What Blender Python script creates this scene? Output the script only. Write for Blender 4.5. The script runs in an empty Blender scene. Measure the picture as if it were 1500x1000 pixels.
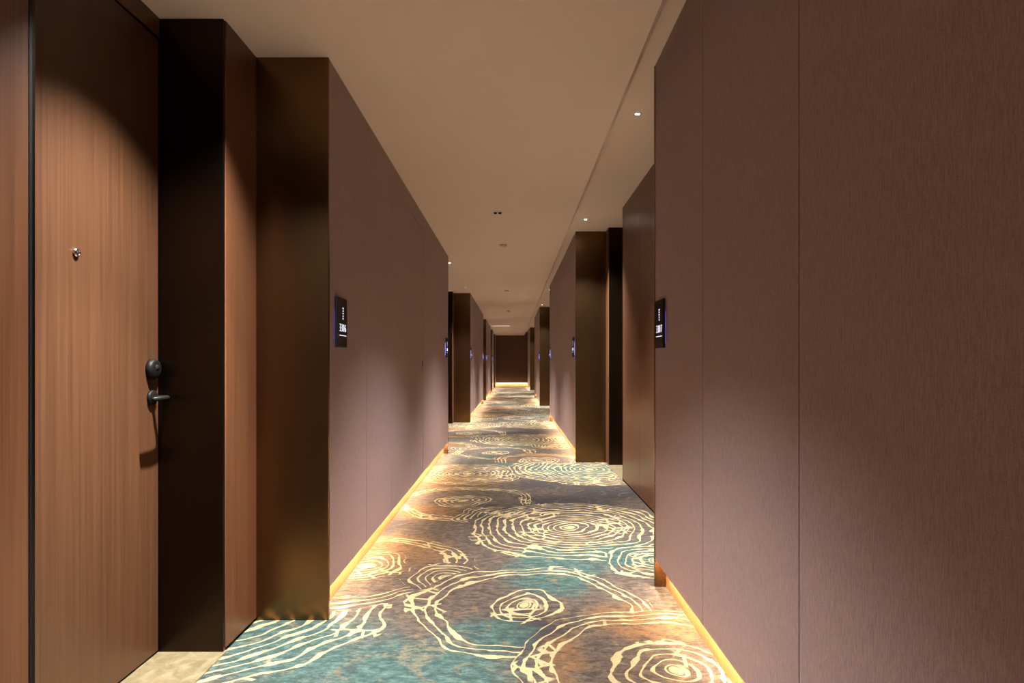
import bpy, bmesh, math, random
from mathutils import Vector

# ------------------------------------------------------------------ scene, camera, world, exposure
scene = bpy.context.scene
COL = scene.collection
FPX = 900.0                      # focal length in pixels of the 1500 px wide frame
cam_d = bpy.data.cameras.new('camera')
cam_d.sensor_width = 36.0
cam_d.lens = FPX / 1500.0 * 36.0
cam_d.shift_x = -1.0 / 1500.0
cam_d.shift_y = 32.0 / 1500.0
cam_d.clip_start = 0.02
cam_d.clip_end = 200
cam = bpy.data.objects.new('camera', cam_d)
COL.objects.link(cam)
cam.location = (0, 0, 1.2)
cam.rotation_euler = (math.pi / 2, 0, 0)
scene.camera = cam

world = bpy.data.worlds.new('world')
scene.world = world
world.use_nodes = True
world.node_tree.nodes['Background'].inputs[0].default_value = (0.5, 0.42, 0.38, 1)
world.node_tree.nodes['Background'].inputs[1].default_value = 0.02

vs = scene.view_settings
vs.view_transform = 'Standard'
vs.look = 'None'
vs.gamma = 1.0
vs.use_curve_mapping = False
vs.exposure = 1.38
scene.cycles.diffuse_bounces = 7
scene.cycles.max_bounces = 12

DOWN_W = 265.0                    # watts of one downlight
DOWN_COL = (1.0, 0.95, 0.90)
CORE_W = 540.0                   # watts of its tight centre beam
LED_STRENGTH = 108.0
LED_COL = (1.0, 0.73, 0.48)

# ------------------------------------------------------------------ key measures (metres)
LW, RW = 0.862, 0.765            # fabric wall faces left / right of the camera axis
LA, RA = 1.197, 1.13             # wood faces inside the alcoves
LD, RD = 1.468, 1.40             # door leaves
CM, CR = 2.63, 2.80              # main ceiling, raised strip on the right
STEP_X = 0.59                    # where the main ceiling ends and the raised strip begins
COVE = 0.06                      # how far panels stand proud of the wall behind
PB = 0.145                       # bottom of the fabric panels
Y0, Y1 = -4.5, 31.5              # back and end of the corridor
OUT = 1.95                       # outer face of all walls

# ------------------------------------------------------------------ node helpers
def new_mat(name):
    m = bpy.data.materials.new(name)
    m.use_nodes = True
    nt = m.node_tree
    b = nt.nodes['Principled BSDF']
    return m, nt, b

class NB:
    """tiny wrapper to chain shader nodes"""
    def __init__(self, nt): self.nt = nt
    def sock(self, s, v):
        if hasattr(v, 'is_output') or isinstance(v, bpy.types.NodeSocket): self.nt.links.new(v, s)
        else: s.default_value = v
    def m(self, op, a, b=None, c=None, clamp=False):
        n = self.nt.nodes.new('ShaderNodeMath'); n.operation = op; n.use_clamp = clamp
        self.sock(n.inputs[0], a)
        if b is not None: self.sock(n.inputs[1], b)
        if c is not None: self.sock(n.inputs[2], c)
        return n.outputs[0]
    def v(self, op, a, b=None, scale=None):
        n = self.nt.nodes.new('ShaderNodeVectorMath'); n.operation = op
        self.sock(n.inputs[0], a)
        if b is not None: self.sock(n.inputs[1], b)
        if scale is not None: self.sock(n.inputs['Scale'], scale)
        return n.outputs['Value'] if op in ('DISTANCE', 'LENGTH', 'DOT_PRODUCT') else n.outputs[0]
    def pos(self): return self.nt.nodes.new('ShaderNodeNewGeometry').outputs['Position']
    def sep(self, v):
        n = self.nt.nodes.new('ShaderNodeSeparateXYZ'); self.sock(n.inputs[0], v); return n.outputs
    def comb(self, x, y, z):
        n = self.nt.nodes.new('ShaderNodeCombineXYZ')
        for i, q in enumerate((x, y, z)): self.sock(n.inputs[i], q)
        return n.outputs[0]
    def noise(self, vec, scale, detail=2.0, rough=0.5, col=False):
        n = self.nt.nodes.new('ShaderNodeTexNoise'); self.sock(n.inputs['Vector'], vec)
        n.inputs['Scale'].default_value = scale; n.inputs['Detail'].default_value = detail
        n.inputs['Roughness'].default_value = rough
        return n.outputs['Color'] if col else n.outputs['Fac']
    def ss(self, x, lo, hi, a=0.0, b=1.0):
        n = self.nt.nodes.new('ShaderNodeMapRange'); n.interpolation_type = 'SMOOTHSTEP'
        self.sock(n.inputs['Value'], x)
        for k, q in (('From Min', lo), ('From Max', hi), ('To Min', a), ('To Max', b)): self.sock(n.inputs[k], q)
        return n.outputs[0]
    def mixc(self, f, a, b):
        n = self.nt.nodes.new('ShaderNodeMix'); n.data_type = 'RGBA'
        self.sock(n.inputs[0], f); self.sock(n.inputs[6], a); self.sock(n.inputs[7], b)
        return n.outputs[2]
    def mixf(self, f, a, b):
        n = self.nt.nodes.new('ShaderNodeMix'); n.data_type = 'FLOAT'
        self.sock(n.inputs[0], f); self.sock(n.inputs[2], a); self.sock(n.inputs[3], b)
        return n.outputs[0]
    def bump(self, h, strength, dist, bsdf):
        n = self.nt.nodes.new('ShaderNodeBump'); self.sock(n.inputs['Height'], h)
        n.inputs['Strength'].default_value = strength; n.inputs['Distance'].default_value = dist
        self.nt.links.new(n.outputs[0], bsdf.inputs['Normal'])

def rgb(r, g, b):
    f = lambda c: (c / 255 / 12.92) if c / 255 <= 0.04045 else ((c / 255 + 0.055) / 1.055) ** 2.4
    return (f(r), f(g), f(b), 1)

# ------------------------------------------------------------------ materials
def mat_fabric(name='wall_fabric', lo=rgb(136, 114, 116), hi=rgb(168, 146, 148), tint=rgb(142, 117, 114)):
    m, nt, b = new_mat(name); n = NB(nt)
    p = n.pos()
    warp = n.noise(n.v('MULTIPLY', p, (560, 560, 55)), 1.0, 2, 0.6)
    weft = n.noise(n.v('MULTIPLY', p, (110, 110, 560)), 1.0, 2, 0.5)
    slub = n.noise(n.v('MULTIPLY', p, (230, 230, 20)), 1.0, 2, 0.5)
    big = n.noise(p, 0.9, 2)
    t = n.m('ADD', n.m('MULTIPLY', warp, 0.45), n.m('ADD', n.m('MULTIPLY', weft, 0.3), n.m('MULTIPLY', slub, 0.25)))
    c = n.mixc(n.ss(t, 0.36, 0.64), lo, hi)
    c = n.mixc(n.m('MULTIPLY', big, 0.25), c, tint)
    nt.links.new(c, b.inputs['Base Color'])
    b.inputs['Roughness'].default_value = 0.78
    b.inputs['Specular IOR Level'].default_value = 0.25
    b.inputs['Sheen Weight'].default_value = 0.15
    n.bump(t, 0.35, 0.0015, b)
    return m

def mat_wood(name, dark, light, rough, coat=0.0):
    m, nt, b = new_mat(name); n = NB(nt)
    p = n.pos()
    g1 = n.noise(n.v('MULTIPLY', p, (240, 240, 2.2)), 1.0, 4, 0.6)
    g2 = n.noise(n.v('MULTIPLY', p, (60, 60, 0.6)), 1.0, 3, 0.55)
    g3 = n.noise(n.v('MULTIPLY', p, (2.2, 2.2, 0.35)), 1.0, 2, 0.5)
    t = n.m('ADD', n.m('MULTIPLY', g1, 0.45), n.m('ADD', n.m('MULTIPLY', g2, 0.35), n.m('MULTIPLY', g3, 0.2)))
    nt.links.new(n.mixc(n.ss(t, 0.34, 0.66), dark, light), b.inputs['Base Color'])
    nt.links.new(n.m('ADD', n.m('MULTIPLY', g1, 0.12), rough - 0.06), b.inputs['Roughness'])
    b.inputs['Specular IOR Level'].default_value = 0.32
    b.inputs['Coat Weight'].default_value = coat
    b.inputs['Coat Roughness'].default_value = 0.24
    n.bump(g1, 0.08, 0.0008, b)
    return m

def mat_bronze(name='dark_bronze', base=(0.185, 0.105, 0.048, 1), rough=0.27):
    m, nt, b = new_mat(name); n = NB(nt)
    p = n.pos()
    br = n.noise(n.v('MULTIPLY', p, (400, 400, 6)), 1.0, 2, 0.5)
    nt.links.new(n.mixc(br, base, tuple(q * 0.85 for q in base[:3]) + (1,)), b.inputs['Base Color'])
    b.inputs['Metallic'].default_value = 1.0
    b.inputs['Roughness'].default_value = rough
    return m

def mat_plain(name, col, rough=0.5, metal=0.0, spec=0.5, noise_amt=0.08, noise_scale=30):
    m, nt, b = new_mat(name); n = NB(nt)
    t = n.noise(n.pos(), noise_scale, 3, 0.55)
    lo = tuple(q * (1 - noise_amt) for q in col[:3]) + (1,)
    hi = tuple(min(1, q * (1 + noise_amt)) for q in col[:3]) + (1,)
    nt.links.new(n.mixc(t, lo, hi), b.inputs['Base Color'])
    b.inputs['Roughness'].default_value = rough
    b.inputs['Metallic'].default_value = metal
    b.inputs['Specular IOR Level'].default_value = spec
    return m

def mat_emit(name, col, strength):
    m, nt, b = new_mat(name)
    b.inputs['Base Color'].default_value = (0.8, 0.8, 0.8, 1)
    b.inputs['Emission Color'].default_value = tuple(col[:3]) + (1,)
    b.inputs['Emission Strength'].default_value = strength
    return m

def mat_marble():
    m, nt, b = new_mat('threshold_marble'); n = NB(nt)
    p = n.pos()
    w = n.v('ADD', p, n.v('SCALE', n.noise(p, 5, 3, 0.6, col=True), scale=0.25))
    v = n.m('ABSOLUTE', n.m('SUBTRACT', n.noise(w, 9, 4, 0.6), 0.5))
    vein = n.ss(v, 0.0, 0.035, 1.0, 0.0)
    cl = n.noise(w, 22, 4, 0.6)
    c = n.mixc(n.ss(cl, 0.3, 0.7), rgb(86, 78, 57), rgb(112, 103, 80))
    c = n.mixc(n.m('MULTIPLY', vein, 0.5), c, rgb(86, 72, 48))
    nt.links.new(c, b.inputs['Base Color'])
    b.inputs['Roughness'].default_value = 0.28
    return m

def mat_carpet():
    m, nt, b = new_mat('patterned_carpet'); n = NB(nt)
    PER = 5.2
    P0 = n.pos()
    s = n.sep(P0)
    k = n.m('FLOOR', n.m('DIVIDE', n.m('SUBTRACT', s[1], 2.2), PER))
    ty = n.m('SUBTRACT', s[1], n.m('MULTIPLY', k, PER))
    # the second and later repeats are shifted sideways a little, as a half-drop carpet is
    tx = n.m('ADD', s[0], n.m('MULTIPLY', n.m('SINE', n.m('MULTIPLY', k, 2.1)), 0.35))
    base = n.comb(tx, ty, 0.0)
    w1 = n.v('SCALE', n.v('SUBTRACT', n.noise(P0, 2.6, 1, 0.5, col=True), (0.5, 0.5, 0.5)), scale=0.22)
    w2 = n.v('SCALE', n.v('SUBTRACT', n.noise(P0, 9.0, 1, 0.5, col=True), (0.5, 0.5, 0.5)), scale=0.038)
    P = n.v('MULTIPLY', n.v('ADD', base, n.v('ADD', w1, w2)), (1, 1, 0))
    # centre x, y, outer radius, end of inner rings, start of outer band, ring spacing
    # later swirls lie over earlier ones
    C = [(-0.50, 6.70 - PER, 0.62, 0.62, 0.62, 0.056), (0.90, 7.00 - PER, 0.95, 0.95, 0.95, 0.062),
         (-1.44, 3.01 + PER, 0.87, 0.87, 0.87, 0.064), (0.58, 2.38 + PER, 0.60, 0.29, 0.45, 0.050),
         (-0.50, 6.70, 0.62, 0.62, 0.62, 0.056), (0.90, 7.00, 0.95, 0.95, 0.95, 0.062),
         (-0.43, 5.35, 0.64, 0.23, 0.50, 0.044), (-0.15, 4.85, 0.30, 0.30, 0.30, 0.036),
         (0.445, 4.50, 0.80, 0.80, 0.80, 0.058),
         (-1.44, 3.01, 0.87, 0.87, 0.87, 0.064),
         (-0.87, 3.64, 0.64, 0.27, 0.48, 0.046),
         (-0.36, 3.42, 0.27, 0.27, 0.27, 0.046),
         (0.08, 3.05, 0.59, 0.21, 0.43, 0.046),
         (0.86, 3.72, 0.32, 0.32, 0.32, 0.050),
         (0.62, 2.40, 0.60, 0.27, 0.44, 0.050)]
    best = None
    for (cx, cy, R, a, bb, sp) in C:
        d = n.v('DISTANCE', P, (cx, cy, 0))
        if best is None:
            best, bd, ba, bs = True, d, n.comb(a, bb, R), n.m('ADD', sp, 0.0)
        else:
            l = n.m('LESS_THAN', d, R)
            bd = n.mixf(l, bd, d)
            x = nt.nodes.new('ShaderNodeMix'); x.data_type = 'VECTOR'
            nt.links.new(l, x.inputs[0]); nt.links.new(ba, x.inputs[4]); x.inputs[5].default_value = (a, bb, R)
            ba = x.outputs[1]
            bs = n.mixf(l, bs, sp)
    pr = n.sep(ba)
    fr = n.m('FRACT', n.m('DIVIDE', bd, bs))
    tri = n.m('MULTIPLY', n.m('ABSOLUTE', n.m('SUBTRACT', fr, 0.5)), 2.0)         # 1 on the ring line
    wn = n.noise(P0, 9.0, 2, 0.5)
    wid = n.ss(wn, 0.42, 0.74, 0.20, 0.66)                                           # line width varies, merging into patches
    line = n.ss(tri, n.m('SUBTRACT', 1.0, wid), n.m('SUBTRACT', 1.10, wid))
    # short bridges between rings
    cell = nt.nodes.new('ShaderNodeTexVoronoi'); cell.feature = 'DISTANCE_TO_EDGE'
    nt.links.new(P0, cell.inputs['Vector']); cell.inputs['Scale'].default_value = 10.0
    bridge = n.m('MULTIPLY', n.ss(cell.outputs['Distance'], 0.05, 0.08, 1.0, 0.0), n.ss(n.noise(P0, 3.2, 1), 0.55, 0.60))
    line = n.m('MAXIMUM', line, bridge)
    inner = n.ss(n.m('SUBTRACT', bd, pr[0]), 0.0, 0.006, 1.0, 0.0)
    outer = n.m('MULTIPLY', n.ss(n.m('SUBTRACT', bd, pr[1]), -0.003, 0.003), n.ss(n.m('SUBTRACT', bd, pr[2]), -0.004, 0.002, 1.0, 0.0))
    blob = n.ss(bd, 0.028, 0.04, 1.0, 0.0)
    pat = n.m('MINIMUM', n.m('MAXIMUM', n.m('MULTIPLY', line, n.m('MAXIMUM', inner, outer)), n.m('MULTIPLY', blob, inner)), 1.0)
    # ground colours
    gw = n.v('ADD', base, n.v('SCALE', n.v('SUBTRACT', n.noise(P0, 2.2, 3, 0.6, col=True), (0.5, 0.5, 0.5)), scale=0.55))
    gw = n.v('MULTIPLY', gw, (1, 1, 0))
    def blobmask(lst):
        o = None
        for (x, y, r) in lst:
            k_ = n.ss(n.v('DISTANCE', gw, (x, y, 0)), r * 0.45, r, 1.0, 0.0)
            o = k_ if o is None else n.m('MAXIMUM', o, k_)
        return o
    teal = blobmask([(-0.38, 2.32, 0.50), (0.25, 3.72, 0.42), (0.70, 3.9, 0.35), (-0.95, 2.6, 0.5), (0.2, 3.35, 0.30), (0.75, 6.9, 0.75), (0.0, 7.5, 0.4), (-0.1, 2.75, 0.25)])
    teal = n.m('MULTIPLY', teal, n.ss(k, 0.2, 0.8, 1.0, 0.45))
    dark = blobmask([(0.85, 5.75, 0.55), (0.45, 5.2, 0.6), (0.06, 2.75, 0.32), (-0.25, 5.0, 0.35), (0.3, 6.1, 0.4), (-0.9, 4.5, 0.3)])
    rust = blobmask([(0.60, 2.85, 0.30), (-0.72, 3.9, 0.45), (-0.60, 6.2, 0.6), (-0.7, 5.0, 0.4), (0.22, 2.5, 0.2)])
    weave = n.noise(n.v('MULTIPLY', P0, (46, 190, 1)), 1.0, 3, 0.6)
    pile = n.noise(P0, 330, 2, 0.5)
    fiber = n.m('ADD', n.m('MULTIPLY', weave, 0.5), n.m('MULTIPLY', pile, 0.5))
    mott = n.noise(n.v('MULTIPLY', P0, (15, 30, 1)), 1.0, 6, 0.78)
    col = n.mixc(n.ss(mott, 0.36, 0.66), rgb(46, 41, 38), rgb(80, 70, 63))
    col = n.mixc(n.m('MULTIPLY', dark, 0.80), col, n.mixc(mott, rgb(26, 25, 27), rgb(48, 46, 48)))
    col = n.mixc(n.m('MULTIPLY', rust, n.ss(mott, 0.34, 0.58)), col, rgb(92, 68, 44))
    col = n.mixc(n.m('MULTIPLY', teal, n.ss(mott, 0.22, 0.46)), col, n.mixc(n.ss(mott, 0.4, 0.7), rgb(36, 53, 52), rgb(68, 86, 80)))
    # tone on tone rings that only show as a slightly browner thread
    gr = n.m('ABSOLUTE', n.m('SUBTRACT', n.m('FRACT', n.m('MULTIPLY', n.noise(P0, 2.4, 1, 0.4), 7.0)), 0.5))
    col = n.mixc(n.m('MULTIPLY', n.ss(gr, 0.10, 0.05), n.ss(mott, 0.42, 0.6, 0.0, 0.5)), col, rgb(96, 78, 54))
    col = n.mixc(n.m('MULTIPLY', pat, 0.95), col, n.mixc(mott, rgb(128, 113, 82), rgb(154, 140, 107)))
    val = n.ss(fiber, 0.3, 0.7, 0.55, 1.35)
    x = nt.nodes.new('ShaderNodeMix'); x.data_type = 'RGBA'; x.blend_type = 'MULTIPLY'; x.inputs[0].default_value = 1.0
    nt.links.new(col, x.inputs[6])
    cv = nt.nodes.new('ShaderNodeCombineColor')
    for i in range(3): nt.links.new(val, cv.inputs[i])
    nt.links.new(cv.outputs[0], x.inputs[7])
    nt.links.new(x.outputs[2], b.inputs['Base Color'])
    b.inputs['Roughness'].default_value = 0.95
    b.inputs['Specular IOR Level'].default_value = 0.1
    n.bump(n.m('ADD', fiber, n.m('MULTIPLY', pat, 0.6)), 0.5, 0.003, b)
    return m

M = dict(
    fabric=mat_fabric(),
    brownfabric=mat_fabric('end_wall_fabric', rgb(96, 72, 62), rgb(124, 96, 84), rgb(104, 78, 66)),
    wood=mat_wood('walnut_veneer', rgb(86, 54, 35), rgb(105, 70, 47), 0.36, 0.0),
    door=mat_wood('door_veneer', rgb(65, 41, 26), rgb(81, 54, 35), 0.40, 0.1),
    cove=mat_wood('cove_veneer', rgb(128, 90, 52), rgb(154, 114, 70), 0.45),
    bronze=mat_bronze(),
    jamb=mat_bronze('shaded_bronze', (0.040, 0.026, 0.017, 1), 0.30),  # same bronze, recess shade and dark reflections put into its colour
    black=mat_plain('black_gap', (0.008, 0.007, 0.006), 0.6),
    blackmetal=mat_plain('black_metal', (0.005, 0.0046, 0.0046), 0.5, 0.0, 0.15),
    chrome=mat_plain('chrome', (0.75, 0.73, 0.7), 0.12, 1.0),
    glass=mat_plain('dark_lens', (0.02, 0.02, 0.02), 0.05),
    ceiling=mat_plain('ceiling_paint', rgb(250, 238, 232), 0.85, 0, 0.2, 0.02, 3),
    white=mat_plain('white_plastic', rgb(225, 215, 203), 0.45, 0, 0.5, 0.02),
    alu=mat_plain('aluminium', (0.55, 0.54, 0.52), 0.4, 1.0),
    plaster=mat_plain('wall_core', (0.20, 0.15, 0.12), 0.9),
    plate=mat_plain('sign_black_glass', (0.006, 0.006, 0.010), 0.16),
    marble=mat_marble(),
    carpet=mat_carpet(),
    led=mat_emit('led_warm', LED_COL, LED_STRENGTH),
    lens=mat_emit('downlight_lens', DOWN_COL, 60.0),
    linear=mat_emit('bar_glow', DOWN_COL, 0.5),
    digits=mat_emit('sign_lettering', (0.78, 0.83, 1.0), 0.5),
    halo=mat_emit('sign_backlight', (0.25, 0.22, 1.0), 1.5),
)

# ------------------------------------------------------------------ mesh helpers
def link(o, parent=None):
    COL.objects.link(o)
    if parent is not None: o.parent = parent
    return o

def empty(name, loc=(0, 0, 0), rz=0.0):
    o = bpy.data.objects.new(name, None)
    o.empty_display_size = 0.05
    link(o); o.location = loc; o.rotation_euler = (0, 0, rz)
    return o

def tag(o, label, cat, group=None, kind=None):
    o['label'] = label; o['category'] = cat
    if group: o['group'] = group
    if kind: o['kind'] = kind
    return o

def finish(name, bm, mat, parent=None, loc=(0, 0, 0), smooth=False):
    me = bpy.data.meshes.new(name)
    bmesh.ops.recalc_face_normals(bm, faces=bm.faces[:])
    bm.to_mesh(me); bm.free()
    me.materials.append(mat)
    if smooth:
        for p in me.polygons: p.use_smooth = True
    o = bpy.data.objects.new(name, me)
    link(o, parent); o.location = loc
    return o

def box(name, x, y, z, mat, parent=None, bev=0.0):
    """box between the two bounds of x, y and z, its own origin at its middle (parents sit unrotated)"""
    x, y, z = sorted(x), sorted(y), sorted(z)
    c = Vector(((x[0] + x[1]) / 2, (y[0] + y[1]) / 2, (z[0] + z[1]) / 2))
    bm = bmesh.new()
    bmesh.ops.create_cube(bm, size=1.0)
    bmesh.ops.scale(bm, vec=(x[1] - x[0], y[1] - y[0], z[1] - z[0]), verts=bm.verts[:])
    if bev: bmesh.ops.bevel(bm, geom=bm.edges[:], offset=bev, segments=1, affect='EDGES')
    off = parent.location if parent is not None and parent.parent is None else Vector((0, 0, 0))
    if parent is not None and parent.parent is not None: off = parent.location + parent.parent.location
    return finish(name, bm, mat, parent, c - off)

def lathe(profile, n=28):
    """closed turned shape around +Z from (radius, height) pairs"""
    bm = bmesh.new(); rings = []
    for r, h in profile:
        if r < 1e-6: rings.append([bm.verts.new((0, 0, h))])
        else: rings.append([bm.verts.new((r * math.cos(2 * math.pi * i / n), r * math.sin(2 * math.pi * i / n), h)) for i in range(n)])
    for a, b_ in zip(rings, rings[1:]):
        for i in range(n):
            j = (i + 1) % n
            if len(a) == 1 and len(b_) == 1: continue
            if len(a) == 1: bm.faces.new((a[0], b_[i], b_[j]))
            elif len(b_) == 1: bm.faces.new((a[i], a[j], b_[0]))
            else: bm.faces.new((a[i], a[j], b_[j], b_[i]))
    return bm

def turn(bm, axis, ang):
    from mathutils import Matrix
    bmesh.ops.rotate(bm, verts=bm.verts[:], cent=(0, 0, 0), matrix=Matrix.Rotation(ang, 3, axis))
    return bm

def tube(points, radii, n=12):
    """round bar through the points"""
    bm = bmesh.new(); rings = []
    pts = [Vector(p) for p in points]
    for i, p in enumerate(pts):
        d = (pts[min(i + 1, len(pts) - 1)] - pts[max(i - 1, 0)]).normalized()
        up = Vector((0, 0, 1)) if abs(d.z) < 0.9 else Vector((1, 0, 0))
        u = d.cross(up).normalized(); w = u.cross(d).normalized()
        rings.append([bm.verts.new(p + (u * math.cos(2 * math.pi * k / n) + w * math.sin(2 * math.pi * k / n)) * radii[i]) for k in range(n)])
    for a, b_ in zip(rings, rings[1:]):
        for i in range(n): bm.faces.new((a[i], a[(i + 1) % n], b_[(i + 1) % n], b_[i]))
    bm.faces.new(rings[0]); bm.faces.new(rings[-1])
    return bm

# ------------------------------------------------------------------ layout along the corridor (y bounds of the alcoves)
ALC_L = [(-1.40, 2.87), (8.20, 12.50), (18.0, 19.9), (24.1, 25.8), (27.9, 30.2)]
ALC_R = [(3.32, 7.45), (12.70, 17.40), (21.5, 27.3)]
ORD = ['first', 'second', 'third', 'fourth', 'fifth', 'sixth']

# ------------------------------------------------------------------ floor
floor = box('floor', (-OUT, OUT), (Y0 - 0.1, Y1 + 0.1), (-0.06, 0.0), M['carpet'])
tag(floor, 'fitted carpet with cream ring swirls on teal, brown and rust ground', 'carpet', kind='structure')

# ------------------------------------------------------------------ ceiling
ceil = empty('ceiling', (0, 0, CM))
tag(ceil, 'smooth pale ceiling with a raised strip along the right wall', 'ceiling', kind='structure')
box('main_ceiling', (-OUT, STEP_X), (Y0 - 0.1, Y1 + 0.1), (CM, CM + 0.30), M['ceiling'], ceil)
bm = bmesh.new()
prof = [(0, 0.0), (0.030, 0.034), (0.030, 0.060), (0, 0.060)]
ra = [bm.verts.new((px, Y0 - 0.1, pz)) for px, pz in prof]
rb = [bm.verts.new((px, Y1 + 0.1, pz)) for px, pz in prof]
for i in range(4): bm.faces.new((ra[i], ra[(i + 1) % 4], rb[(i + 1) % 4], rb[i]))
bm.faces.new(ra); bm.faces.new(rb)
finish('edge_moulding', bm, M['ceiling'], ceil, (STEP_X, 0, 0))
cuts = [Y0 - 0.1, 0.4, 5.10, 9.8, 14.9, 19.6, 24.5, Y1 + 0.1]
for a, b in zip(cuts, cuts[1:]):
    box('strip_board', (STEP_X, OUT), (a + 0.0015, b - 0.0015), (CR, CR + 0.12), M['ceiling'], ceil)

# ------------------------------------------------------------------ walls
def side_x(s, lat): return s * lat

def fabric_wall(s, y0, y1, seams, label, concealed=None, trims=True):
    """a run of fabric panels hung proud of the wall, glowing cove at the foot"""
    side = 'left' if s < 0 else 'right'
    lat, H = (LW, CM) if s < 0 else (RW, CR)
    w = empty('wall_' + side, (s * lat, (y0 + y1) / 2, 0))
    tag(w, label, 'wall', kind='structure')
    box('wall_core', (s * (lat + COVE), s * OUT), (y0 + 0.02, y1 - 0.02), (0, H), M['cove'], w)
    ys = [y0 + 0.022] + seams + [y1 - 0.022]
    for a, b in zip(ys, ys[1:]):
        g = 0.0024
        if concealed and abs(a - concealed[0]) < 0.05:
            d = box('concealed_door_leaf', (s * (lat + 0.001), s * (lat + 0.046)), (a + 0.005, b - 0.005), (PB, concealed[1] - 0.005), M['fabric'], w, 0.0012)
            box('fabric_panel', (s * lat, s * (lat + 0.046)), (a + g, b - g), (concealed[1] + 0.003, H), M['fabric'], w, 0.0012)
            lp = box('latch_plate', (s * (lat - 0.003), s * (lat + 0.004)), (b - 0.045, b - 0.022), (1.165, 1.225), M['blackmetal'], d, 0.001)
        else:
            box('fabric_panel', (s * lat, s * (lat + 0.046)), (a + g, b - g), (PB, H), M['fabric'], w, 0.0012)
    box('panel_backing', (s * (lat + 0.0462), s * (lat + COVE - 0.0005)), (y0 + 0.021, y1 - 0.021), (PB + 0.012, H - 0.001), M['black'], w)
    return w

def led(s, y0, y1, label):
    lat = LW if s < 0 else RW
    t = empty('led_strip', (s * (lat + 0.03), (y0 + y1) / 2, PB - 0.004))
    tag(t, label, 'light strip', 'cove light strips under the wall panels')
    box('profile', (s * (lat + 0.022), s * (lat + 0.042)), (y0 + 0.03, y1 - 0.03), (PB - 0.006, PB - 0.0005), M['alu'], t)
    box('diffuser', (s * (lat + 0.024), s * (lat + 0.040)), (y0 + 0.03, y1 - 0.03), (PB - 0.009, PB - 0.0062), M['led'], t)
    return t

TRIM = [0]
def bronze_trim(s, y, far, label):
    """bronze cladding on the end of a wall run, floor to ceiling; far=True faces the camera"""
    lat, A, H = (LW, LA, CM) if s < 0 else (RW, RA, CR)
    TRIM[0] += 1
    ya, yb = (y, y + 0.02) if far else (y - 0.02, y)
    o = box('trim_%d' % TRIM[0], (s * (lat - 0.002), s * (A + 0.004)), (ya, yb), (0, H - 0.0005), M['bronze'], None, 0.0015)
    tag(o, label, 'cladding', kind='structure')
    return o

DOORS = [0]
def make_door(s, y0, y1, label, hinge_near=True):
    """recessed guest room door: leaf, head panel, jambs, lever, lock, viewer; y0..y1 is the recess"""
    A, D, H = (LA, LD, CM) if s < 0 else (RA, RD, CR)
    DOORS[0] += 1
    t = empty('door_%d' % DOORS[0], (s * D, (y0 + y1) / 2, 0))
    tag(t, label, 'door', kind='structure')
    j = 0.016
    leaf = box('leaf', (s * D, s * (D + 0.05)), (y0 + j + 0.004, y1 - j - 0.004), (0.012, 2.54), M['door'], t, 0.0015)
    box('head_panel', (s * (D - 0.004), s * (D + 0.05)), (y0 + j + 0.001, y1 - j - 0.001), (2.546, H - 0.001), M['wood'], t)
    box('head_bead', (s * (D - 0.006), s * (D + 0.01)), (y0 + j + 0.001, y1 - j - 0.001), (2.541, 2.5455), M['bronze'], t)
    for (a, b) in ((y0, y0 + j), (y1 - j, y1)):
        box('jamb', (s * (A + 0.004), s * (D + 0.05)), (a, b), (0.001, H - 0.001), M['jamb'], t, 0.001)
    # ironmongery on the latch side
    yl = (y1 - j - 0.055) if hinge_near else (y0 + j + 0.055)
    k = -1 if hinge_near else 1
    def on_leaf(name, bm, mat, parent, y, z, out=0.0, smooth=True):
        o = finish(name, bm, mat, parent, smooth=smooth)
        base = Vector((s * (D - out), y, z))
        if parent.parent is None: o.location = base - parent.location
        else: o.location = base - parent.location - parent.parent.location
        return o
    rot = lambda bm: turn(bm, 'Y', -s * math.pi / 2)
    lock = on_leaf('card_lock', rot(lathe([(0, 0), (0.040, 0), (0.041, 0.012), (0.037, 0.021), (0.030, 0.025), (0, 0.026)])), M['blackmetal'], t, yl, 1.177)
    on_leaf('reader_dot', rot(lathe([(0, 0.0), (0.012, 0.0), (0.011, 0.0015), (0, 0.0018)], 16)), M['glass'], lock, yl, 1.183, 0.0255)
    rose = on_leaf('handle_rose', rot(lathe([(0, 0), (0.030, 0), (0.0305, 0.009), (0.027, 0.013), (0, 0.0135)])), M['blackmetal'], t, yl, 1.061)
    lv = tube([(0, 0, 0), (-s * 0.045, 0, 0), (-s * 0.060, k * 0.004, 0), (-s * 0.068, k * 0.018, 0), (-s * 0.070, k * 0.05, 0), (-s * 0.070, k * 0.118, 0)],
              [0.0095, 0.0095, 0.0098, 0.0098, 0.0095, 0.0085])
    on_leaf('lever', lv, M['blackmetal'], rose, yl, 1.061, 0.008)
    ym = 2.064 if (s < 0 and DOORS[0] == 1) else (y0 + y1) / 2
    vw = on_leaf('door_viewer', rot(lathe([(0, 0), (0.0145, 0), (0.0145, 0.006), (0.012, 0.009), (0.0095, 0.009), (0.0090, 0.006), (0, 0.006)], 24)), M['chrome'], t, ym, 1.572)
    on_leaf('viewer_lens', rot(lathe([(0, 0), (0.0088, 0), (0.006, 0.0022), (0, 0.003)], 16)), M['glass'], vw, ym, 1.572, 0.0061)
    return t

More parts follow.
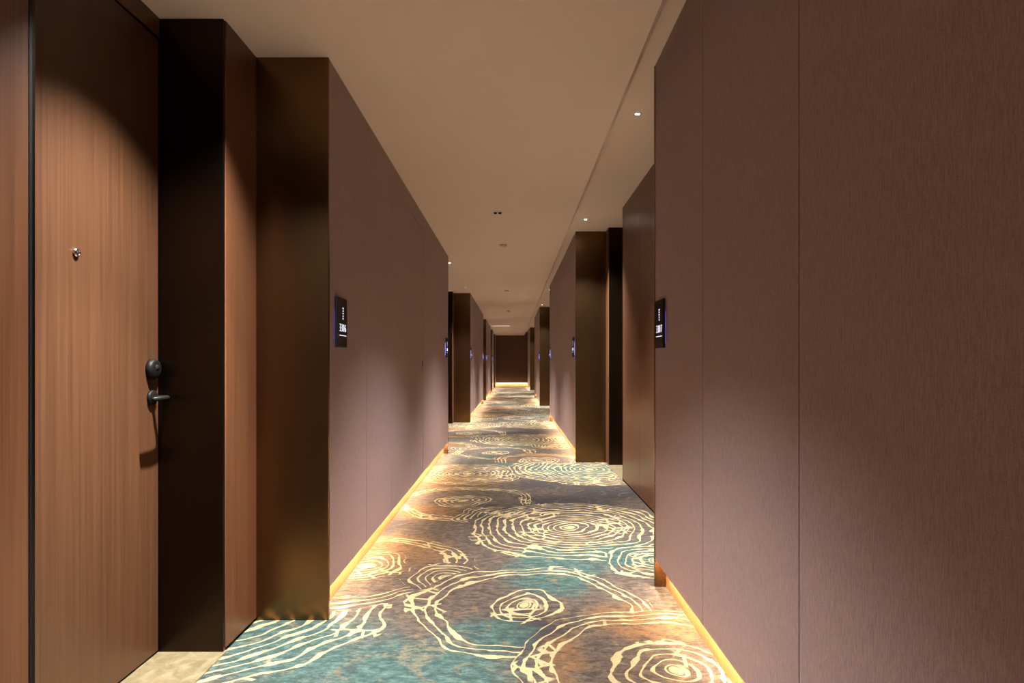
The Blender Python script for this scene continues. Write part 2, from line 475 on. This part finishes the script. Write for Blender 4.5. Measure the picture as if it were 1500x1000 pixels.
def alcove(s, idx, y0, y1, strip, rec, mids, both, place):
    """wood lined recess between two fabric runs, with one door or two"""
    side = 'left' if s < 0 else 'right'
    A, D, H = (LA, LD, CM) if s < 0 else (RA, RD, CR)
    w = empty('wall_' + side, (s * A, (y0 + y1) / 2, 0))
    tag(w, 'wood panelled alcove wall, %s alcove on the %s%s' % (ORD[idx], side, place), 'wall', kind='structure')
    fd = (y1 - strip - rec, y1 - strip)
    nd = (y0 + strip, y0 + strip + rec) if both else None
    solid = []
    if nd:
        solid += [(y0, nd[0]), (nd[1], fd[0])]
    else:
        solid += [(y0, fd[0])]
    solid.append((fd[1], y1))
    # core blocks behind the panels and behind the doors
    for a, b in solid: box('wall_core', (s * (A + 0.024), s * OUT), (a, b), (0, H), M['black'], w)
    for d in ([fd] + ([nd] if nd else [])): box('wall_core', (s * (D + 0.051), s * OUT), d, (0, H), M['black'], w)
    for i, (a, b) in enumerate(solid):
        cuts = [a] + [q for q in mids if a + 0.1 < q < b - 0.1] + [b]
        for c, e in zip(cuts, cuts[1:]):
            lo = c + (0.0005 if c == a and i > 0 else 0.0018 if c != a else 0.001)
            hi = e - (0.0105 if e == b and i < len(solid) - 1 else 0.0018 if e != b else 0.001)
            box('wood_panel', (s * A, s * (A + 0.0235)), (lo, hi), (0.014, H - 0.0005), M['wood'], w, 0.0008)
        if i < len(solid) - 1: box('edge_strip', (s * (A - 0.001), s * (A + 0.0235)), (b - 0.0098, b - 0.0005), (0.002, H - 0.0008), M['blackmetal'], w)
    for which, d in (('far', fd), ('near', nd)):
        if d is None: continue
        lab = 'walnut guest room door with black lever, %s end of the %s %s alcove' % (which, ORD[idx], side)
        make_door(s, d[0], d[1], lab, hinge_near=(which == 'far'))
        box('marble_slab', (s * (A - 0.006), s * (D + 0.05)), (d[0] + 0.001, d[1] - 0.001), (-0.02, 0.004), M['marble'], floor, 0.001)
    bronze_trim(s, y1, True, 'dark bronze cladding at the far end of the %s %s alcove' % (ORD[idx], side))
    if y0 > Y0 + 0.5: bronze_trim(s, y0, False, 'dark bronze cladding at the near end of the %s %s alcove' % (ORD[idx], side))

alcove(-1, 0, *ALC_L[0], 0.305, 1.035, [0.72], True, ' beside the camera')
alcove(-1, 1, *ALC_L[1], 0.26, 1.0, [10.35], True, '')
for i in (2, 3, 4): alcove(-1, i, *ALC_L[i], 0.20, 0.95, [], False, '')
alcove(1, 0, *ALC_R[0], 0.20, 0.935, [5.47], True, '')
alcove(1, 1, *ALC_R[1], 0.20, 0.95, [15.05], True, '')
alcove(1, 2, *ALC_R[2], 0.20, 0.95, [24.4], True, '')

def seams(a, b, step):
    k = max(1, round((b - a) / step))
    return [a + (b - a) * i / k for i in range(1, k)]

runsL = [(Y0, -1.40), (2.87, 8.20), (12.5, 18.0), (19.9, 24.1), (25.8, 27.9), (30.2, Y1)]
runsR = [(Y0, 3.32), (7.45, 12.7), (17.4, 21.5), (27.3, Y1)]
for i, (a, b) in enumerate(runsL):
    con = None; sm = seams(a, b, 0.76)
    if i == 1: sm = [3.62, 4.38, 5.17, 5.90, 6.67, 7.43]; con = (5.17, 2.486)
    txt = ['mauve fabric wall on the left behind the nearest alcove',
           'mauve fabric wall on the left with a concealed door and sign 3306',
           'mauve fabric wall run following the second left alcove',
           'mauve fabric wall run following the third left alcove',
           'short mauve fabric wall run following the fourth left alcove',
           'last short mauve fabric wall on the left at the corridor end'][i]
    fabric_wall(-1, a, b, sm, txt, con)
    led(-1, a, b, 'warm light strip under the ' + txt.replace('mauve ', '').replace(' with a concealed door and sign 3306', ' carrying sign 3306'))
for i, (a, b) in enumerate(runsR):
    sm = seams(a, b, 0.84)
    if i == 0: sm = [-3.5, -2.66, -1.82, -0.98, -0.14, 0.80, 1.642, 2.475]
    txt = ['large mauve fabric wall nearest on the right with sign 3307',
           'mauve fabric wall run following the first right alcove',
           'mauve fabric wall run following the second right alcove',
           'last mauve fabric wall on the right at the corridor end'][i]
    fabric_wall(1, a, b, sm, txt)
    led(1, a, b, 'warm light strip under the ' + txt.replace('mauve ', ''))

# end wall and the wall behind the camera
we = empty('wall_end', (0, Y1, 0))
tag(we, 'brown fabric end wall glowing along its foot, closing the corridor', 'wall', kind='structure')
box('wall_core', (-OUT, OUT), (Y1 + 0.06, Y1 + 0.2), (0, CR), M['cove'], we)
for a, b in ((-LW + 0.003, -0.62), (-0.62, 0.10), (0.10, RW - 0.003)):
    box('fabric_panel', (a + 0.002, b - 0.002), (Y1, Y1 + 0.058), (0.20, CM - 0.001 if b < STEP_X else CM - 0.001), M['brownfabric'], we, 0.001)
box('head_board', (STEP_X + 0.001, RW - 0.003), (Y1, Y1 + 0.058), (CM, CR - 0.001), M['brownfabric'], we)
t = empty('led_strip', (0, Y1 + 0.03, 0.19))
tag(t, 'warm light strip under the end wall panel, far end of the corridor', 'light strip', 'cove light strips under the wall panels')
box('profile', (-LW + 0.03, RW - 0.03), (Y1 + 0.022, Y1 + 0.042), (0.194, 0.1995), M['alu'], t)
box('diffuser', (-LW + 0.03, RW - 0.03), (Y1 + 0.024, Y1 + 0.040), (0.191, 0.1938), M['led'], t)
wb = empty('wall_back', (0, Y0, 0))
tag(wb, 'fabric wall closing the corridor behind the viewer', 'wall', kind='structure')
box('wall_core', (-OUT, OUT), (Y0 - 0.2, Y0 - 0.06), (0, CR), M['plaster'], wb)
box('fabric_panel', (-LW, RW), (Y0 - 0.058, Y0), (0.0, CM - 0.001), M['fabric'], wb)

# ------------------------------------------------------------------ room signs
def text_mesh(body, size):
    cu = bpy.data.curves.new('lettering', 'FONT')
    cu.body = body; cu.size = size; cu.align_x = 'CENTER'; cu.align_y = 'CENTER'; cu.extrude = 0.0008
    cu.resolution_u = 3; cu.offset = -0.0011
    o = bpy.data.objects.new('lettering_source', cu)
    COL.objects.link(o)
    bpy.context.view_layer.update()
    me = bpy.data.meshes.new_from_object(o.evaluated_get(bpy.context.evaluated_depsgraph_get()))
    bpy.data.objects.remove(o)
    return me

GLYPHS = [[(0, .8, .9, .1), (0, .2, .9, .1), (-.3, .5, .1, .5), (.25, .5, .1, .7)],
          [(0, .9, .6, .1), (0, .5, .9, .1), (0, .1, .9, .1), (0, .5, .1, .9)],
          [(0, .75, .9, .1), (-.35, .4, .1, .6), (.3, .4, .1, .6), (0, .35, .6, .1)],
          [(0, .5, .9, .1), (.1, .5, .1, 1.0), (-.25, .2, .4, .1)],
          [(0, .9, .8, .1), (-.2, .45, .1, .8), (.2, .45, .4, .1), (.35, .2, .1, .4)]]

DIGITS = {}
SIGN_W, SIGN_H = 0.178, 0.246
def make_sign(s, yc, number, label):
    lat = LW if s < 0 else RW
    # local frame: the plate lies in local XZ, facing local -Y
    t = empty('room_sign', (s * lat, yc, 1.278), math.pi / 2 if s < 0 else -math.pi / 2)
    tag(t, label, 'sign', 'room number signs beside the alcoves')
    def lbox(name, x, y, z, mat, parent, bev=0.0):
        c = Vector(((x[0] + x[1]) / 2, (y[0] + y[1]) / 2, (z[0] + z[1]) / 2))
        bm = bmesh.new(); bmesh.ops.create_cube(bm, size=1.0)
        bmesh.ops.scale(bm, vec=(abs(x[1] - x[0]), abs(y[1] - y[0]), abs(z[1] - z[0])), verts=bm.verts[:])
        if bev: bmesh.ops.bevel(bm, geom=bm.edges[:], offset=bev, segments=1, affect='EDGES')
        return finish(name, bm, mat, parent, c)
    hw = SIGN_W / 2
    lbox('plate', (-hw, hw), (-0.0155, -0.004), (0, SIGN_H), M['plate'], t, 0.0012)
    lbox('backlight', (-hw + 0.016, hw - 0.016), (-0.0038, -0.0008), (0.02, SIGN_H - 0.06), M['halo'], t)
    for q, ch in enumerate(number):
        if ch not in DIGITS:
            DIGITS[ch] = text_mesh(ch, 0.056); DIGITS[ch].materials.clear(); DIGITS[ch].materials.append(M['digits'])
        o = bpy.data.objects.new('digit', DIGITS[ch]); link(o, t)
        o.rotation_euler = (math.pi / 2, 0, 0); o.location = (0.008 + (q - 1.5) * 0.031, -0.0160, 0.096); o.scale = (0.84, 1.0, 1.0)
    lbox('underline', (-0.052, 0.068), (-0.0172, -0.0161), (0.0585, 0.0615), M['digits'], t)
    for i, g in enumerate(GLYPHS):
        bm = bmesh.new()
        for (gx, gz, gw, gh) in g:
            r = bmesh.ops.create_cube(bm, size=1.0)['verts']
            bmesh.ops.scale(bm, vec=(gw * 0.017, 0.001, gh * 0.0085), verts=r)
            bmesh.ops.translate(bm, vec=(gx * 0.017, 0, (gz - 0.5) * 0.0085), verts=r)
        finish('small_character', bm, M['digits'], t, (0.012, -0.0166, 0.196 - i * 0.0128))
    return t

signsL = [(3.053, '3306', 'black glass room sign reading 3306 on the nearest left fabric wall'),
          (7.93, '3308', 'black room sign with blue glow at the far end of the first left fabric wall'),
          (12.66, '3310', 'black room sign just past the second left bronze column'),
          (17.80, '3312', 'tiny room sign at the far end of the second left fabric run'),
          (20.1, '3314', 'tiny room sign just past the third left alcove'),
          (26.0, '3316', 'tiny room sign just past the fourth left alcove')]
signsR = [(3.153, '3307', 'black glass room sign reading 3307 on the large right fabric wall'),
          (7.66, '3309', 'black room sign with blue glow beside the first right bronze column'),
          (12.48, '3311', 'black room sign at the far end of the second right fabric wall'),
          (17.60, '3313', 'tiny room sign just past the second right bronze column')]
for y, num, lab in signsL: make_sign(-1, y, num, lab)
for y, num, lab in signsR: make_sign(1, y, num, lab)

# ------------------------------------------------------------------ ceiling fittings
def downlight(x, y, h, label, power=1.0):
    t = empty('downlight', (x, y, h))
    tag(t, label, 'light', 'recessed ceiling downlights')
    finish('trim_ring', lathe([(0.0125, -0.0005), (0.030, -0.0005), (0.030, -0.003), (0.027, -0.0045), (0.015, -0.004), (0.0125, -0.002), (0.0125, -0.0005)], 28), M['white'], t, smooth=True)
    finish('lens', lathe([(0, -0.0008), (0.0122, -0.0008), (0.0122, -0.0018), (0, -0.0022)], 20), M['lens'], t, smooth=True)
    ld = bpy.data.lights.new('downlight_beam', 'SPOT')
    ld.energy = DOWN_W * power; ld.color = DOWN_COL
    ld.spot_size = math.radians(100); ld.spot_blend = 0.85; ld.shadow_soft_size = 0.02
    lo = bpy.data.objects.new('downlight_beam', ld); link(lo, t); lo.location = (0, 0, -0.012)
    lc = bpy.data.lights.new('downlight_core_beam', 'SPOT')
    lc.energy = CORE_W * power; lc.color = DOWN_COL
    lc.spot_size = math.radians(58); lc.spot_blend = 1.0; lc.shadow_soft_size = 0.02
    co = bpy.data.objects.new('downlight_core_beam', lc); link(co, t); co.location = (0, 0, -0.012)
    return t

downlight(-0.90, -0.60, CM, 'small downlight in the first left alcove, behind the viewer')
downlight(-0.90, 2.10, CM, 'small downlight above the nearest left door')
downlight(-0.90, 8.75, CM, 'small downlight at the near end of the second left alcove')
downlight(-0.90, 11.60, CM, 'small downlight before the second left bronze column')
downlight(-0.90, 18.9, CM, 'small downlight in the third left alcove')
downlight(-0.90, 25.0, CM, 'small downlight in the fourth left alcove')
downlight(-0.90, 29.2, CM, 'small downlight in the fifth left alcove')
downlight(0.80, 3.94, CR, 'bright downlight in the raised strip beside the large right wall')
downlight(0.81, 6.83, CR, 'small downlight before the first right bronze column')
downlight(0.80, 13.3, CR, 'small downlight at the near end of the second right alcove')
downlight(0.80, 16.8, CR, 'small downlight before the second right bronze column')
downlight(0.80, 22.2, CR, 'small downlight at the near end of the third right alcove')
downlight(0.80, 26.6, CR, 'small downlight at the far end of the third right alcove')

def detector(x, y, label):
    t = empty('smoke_detector', (x, y, CM))
    tag(t, label, 'detector', 'round detectors on the ceiling')
    finish('base', lathe([(0, -0.0003), (0.052, -0.0003), (0.052, -0.006), (0.047, -0.009), (0, -0.009)], 32), M['white'], t, smooth=False)
    finish('shadow_gap', lathe([(0, -0.0092), (0.040, -0.0092), (0.040, -0.0150), (0, -0.0150)], 28), M['black'], t)
    finish('cap', lathe([(0, -0.0152), (0.045, -0.0152), (0.046, -0.020), (0.040, -0.026), (0.015, -0.030), (0, -0.030)], 32), M['white'], t, smooth=True)
detector(-0.115, 7.40, 'round white smoke detector on the ceiling, the nearer and larger one')
detector(-0.115, 16.7, 'round white smoke detector far down the ceiling')

def sprinkler(x, y, label):
    t = empty('sprinkler_plate', (x, y, CM))
    tag(t, label, 'sprinkler', 'recessed fittings in the ceiling')
    finish('plate', lathe([(0, -0.0003), (0.046, -0.0003), (0.045, -0.003), (0, -0.0035)], 28), M['white'], t)
    for q in (-0.022, 0.022):
        finish('nozzle', lathe([(0, -0.0036), (0.016, -0.0036), (0.014, -0.012), (0.008, -0.016), (0, -0.016)], 16), M['blackmetal'], t, (q, 0, 0), smooth=True)
sprinkler(-0.142, 5.82, 'small ceiling fitting with two dark nozzles, nearest on the ceiling')
sprinkler(-0.115, 12.05, 'small ceiling fitting with two dark nozzles, farther one')

ad = empty('ceiling_bar', (-0.45, 23.4, CM))  # air slot bar; its lit look is added as weak emission
tag(ad, 'pale bar set across the far ceiling, its brightness added as a glow', 'light')
box('frame', (-0.80, -0.10), (23.33, 23.47), (CM - 0.006, CM - 0.0004), M['white'], ad, 0.002)
box('diffuser', (-0.79, -0.11), (23.34, 23.46), (CM - 0.009, CM - 0.0062), M['linear'], ad)
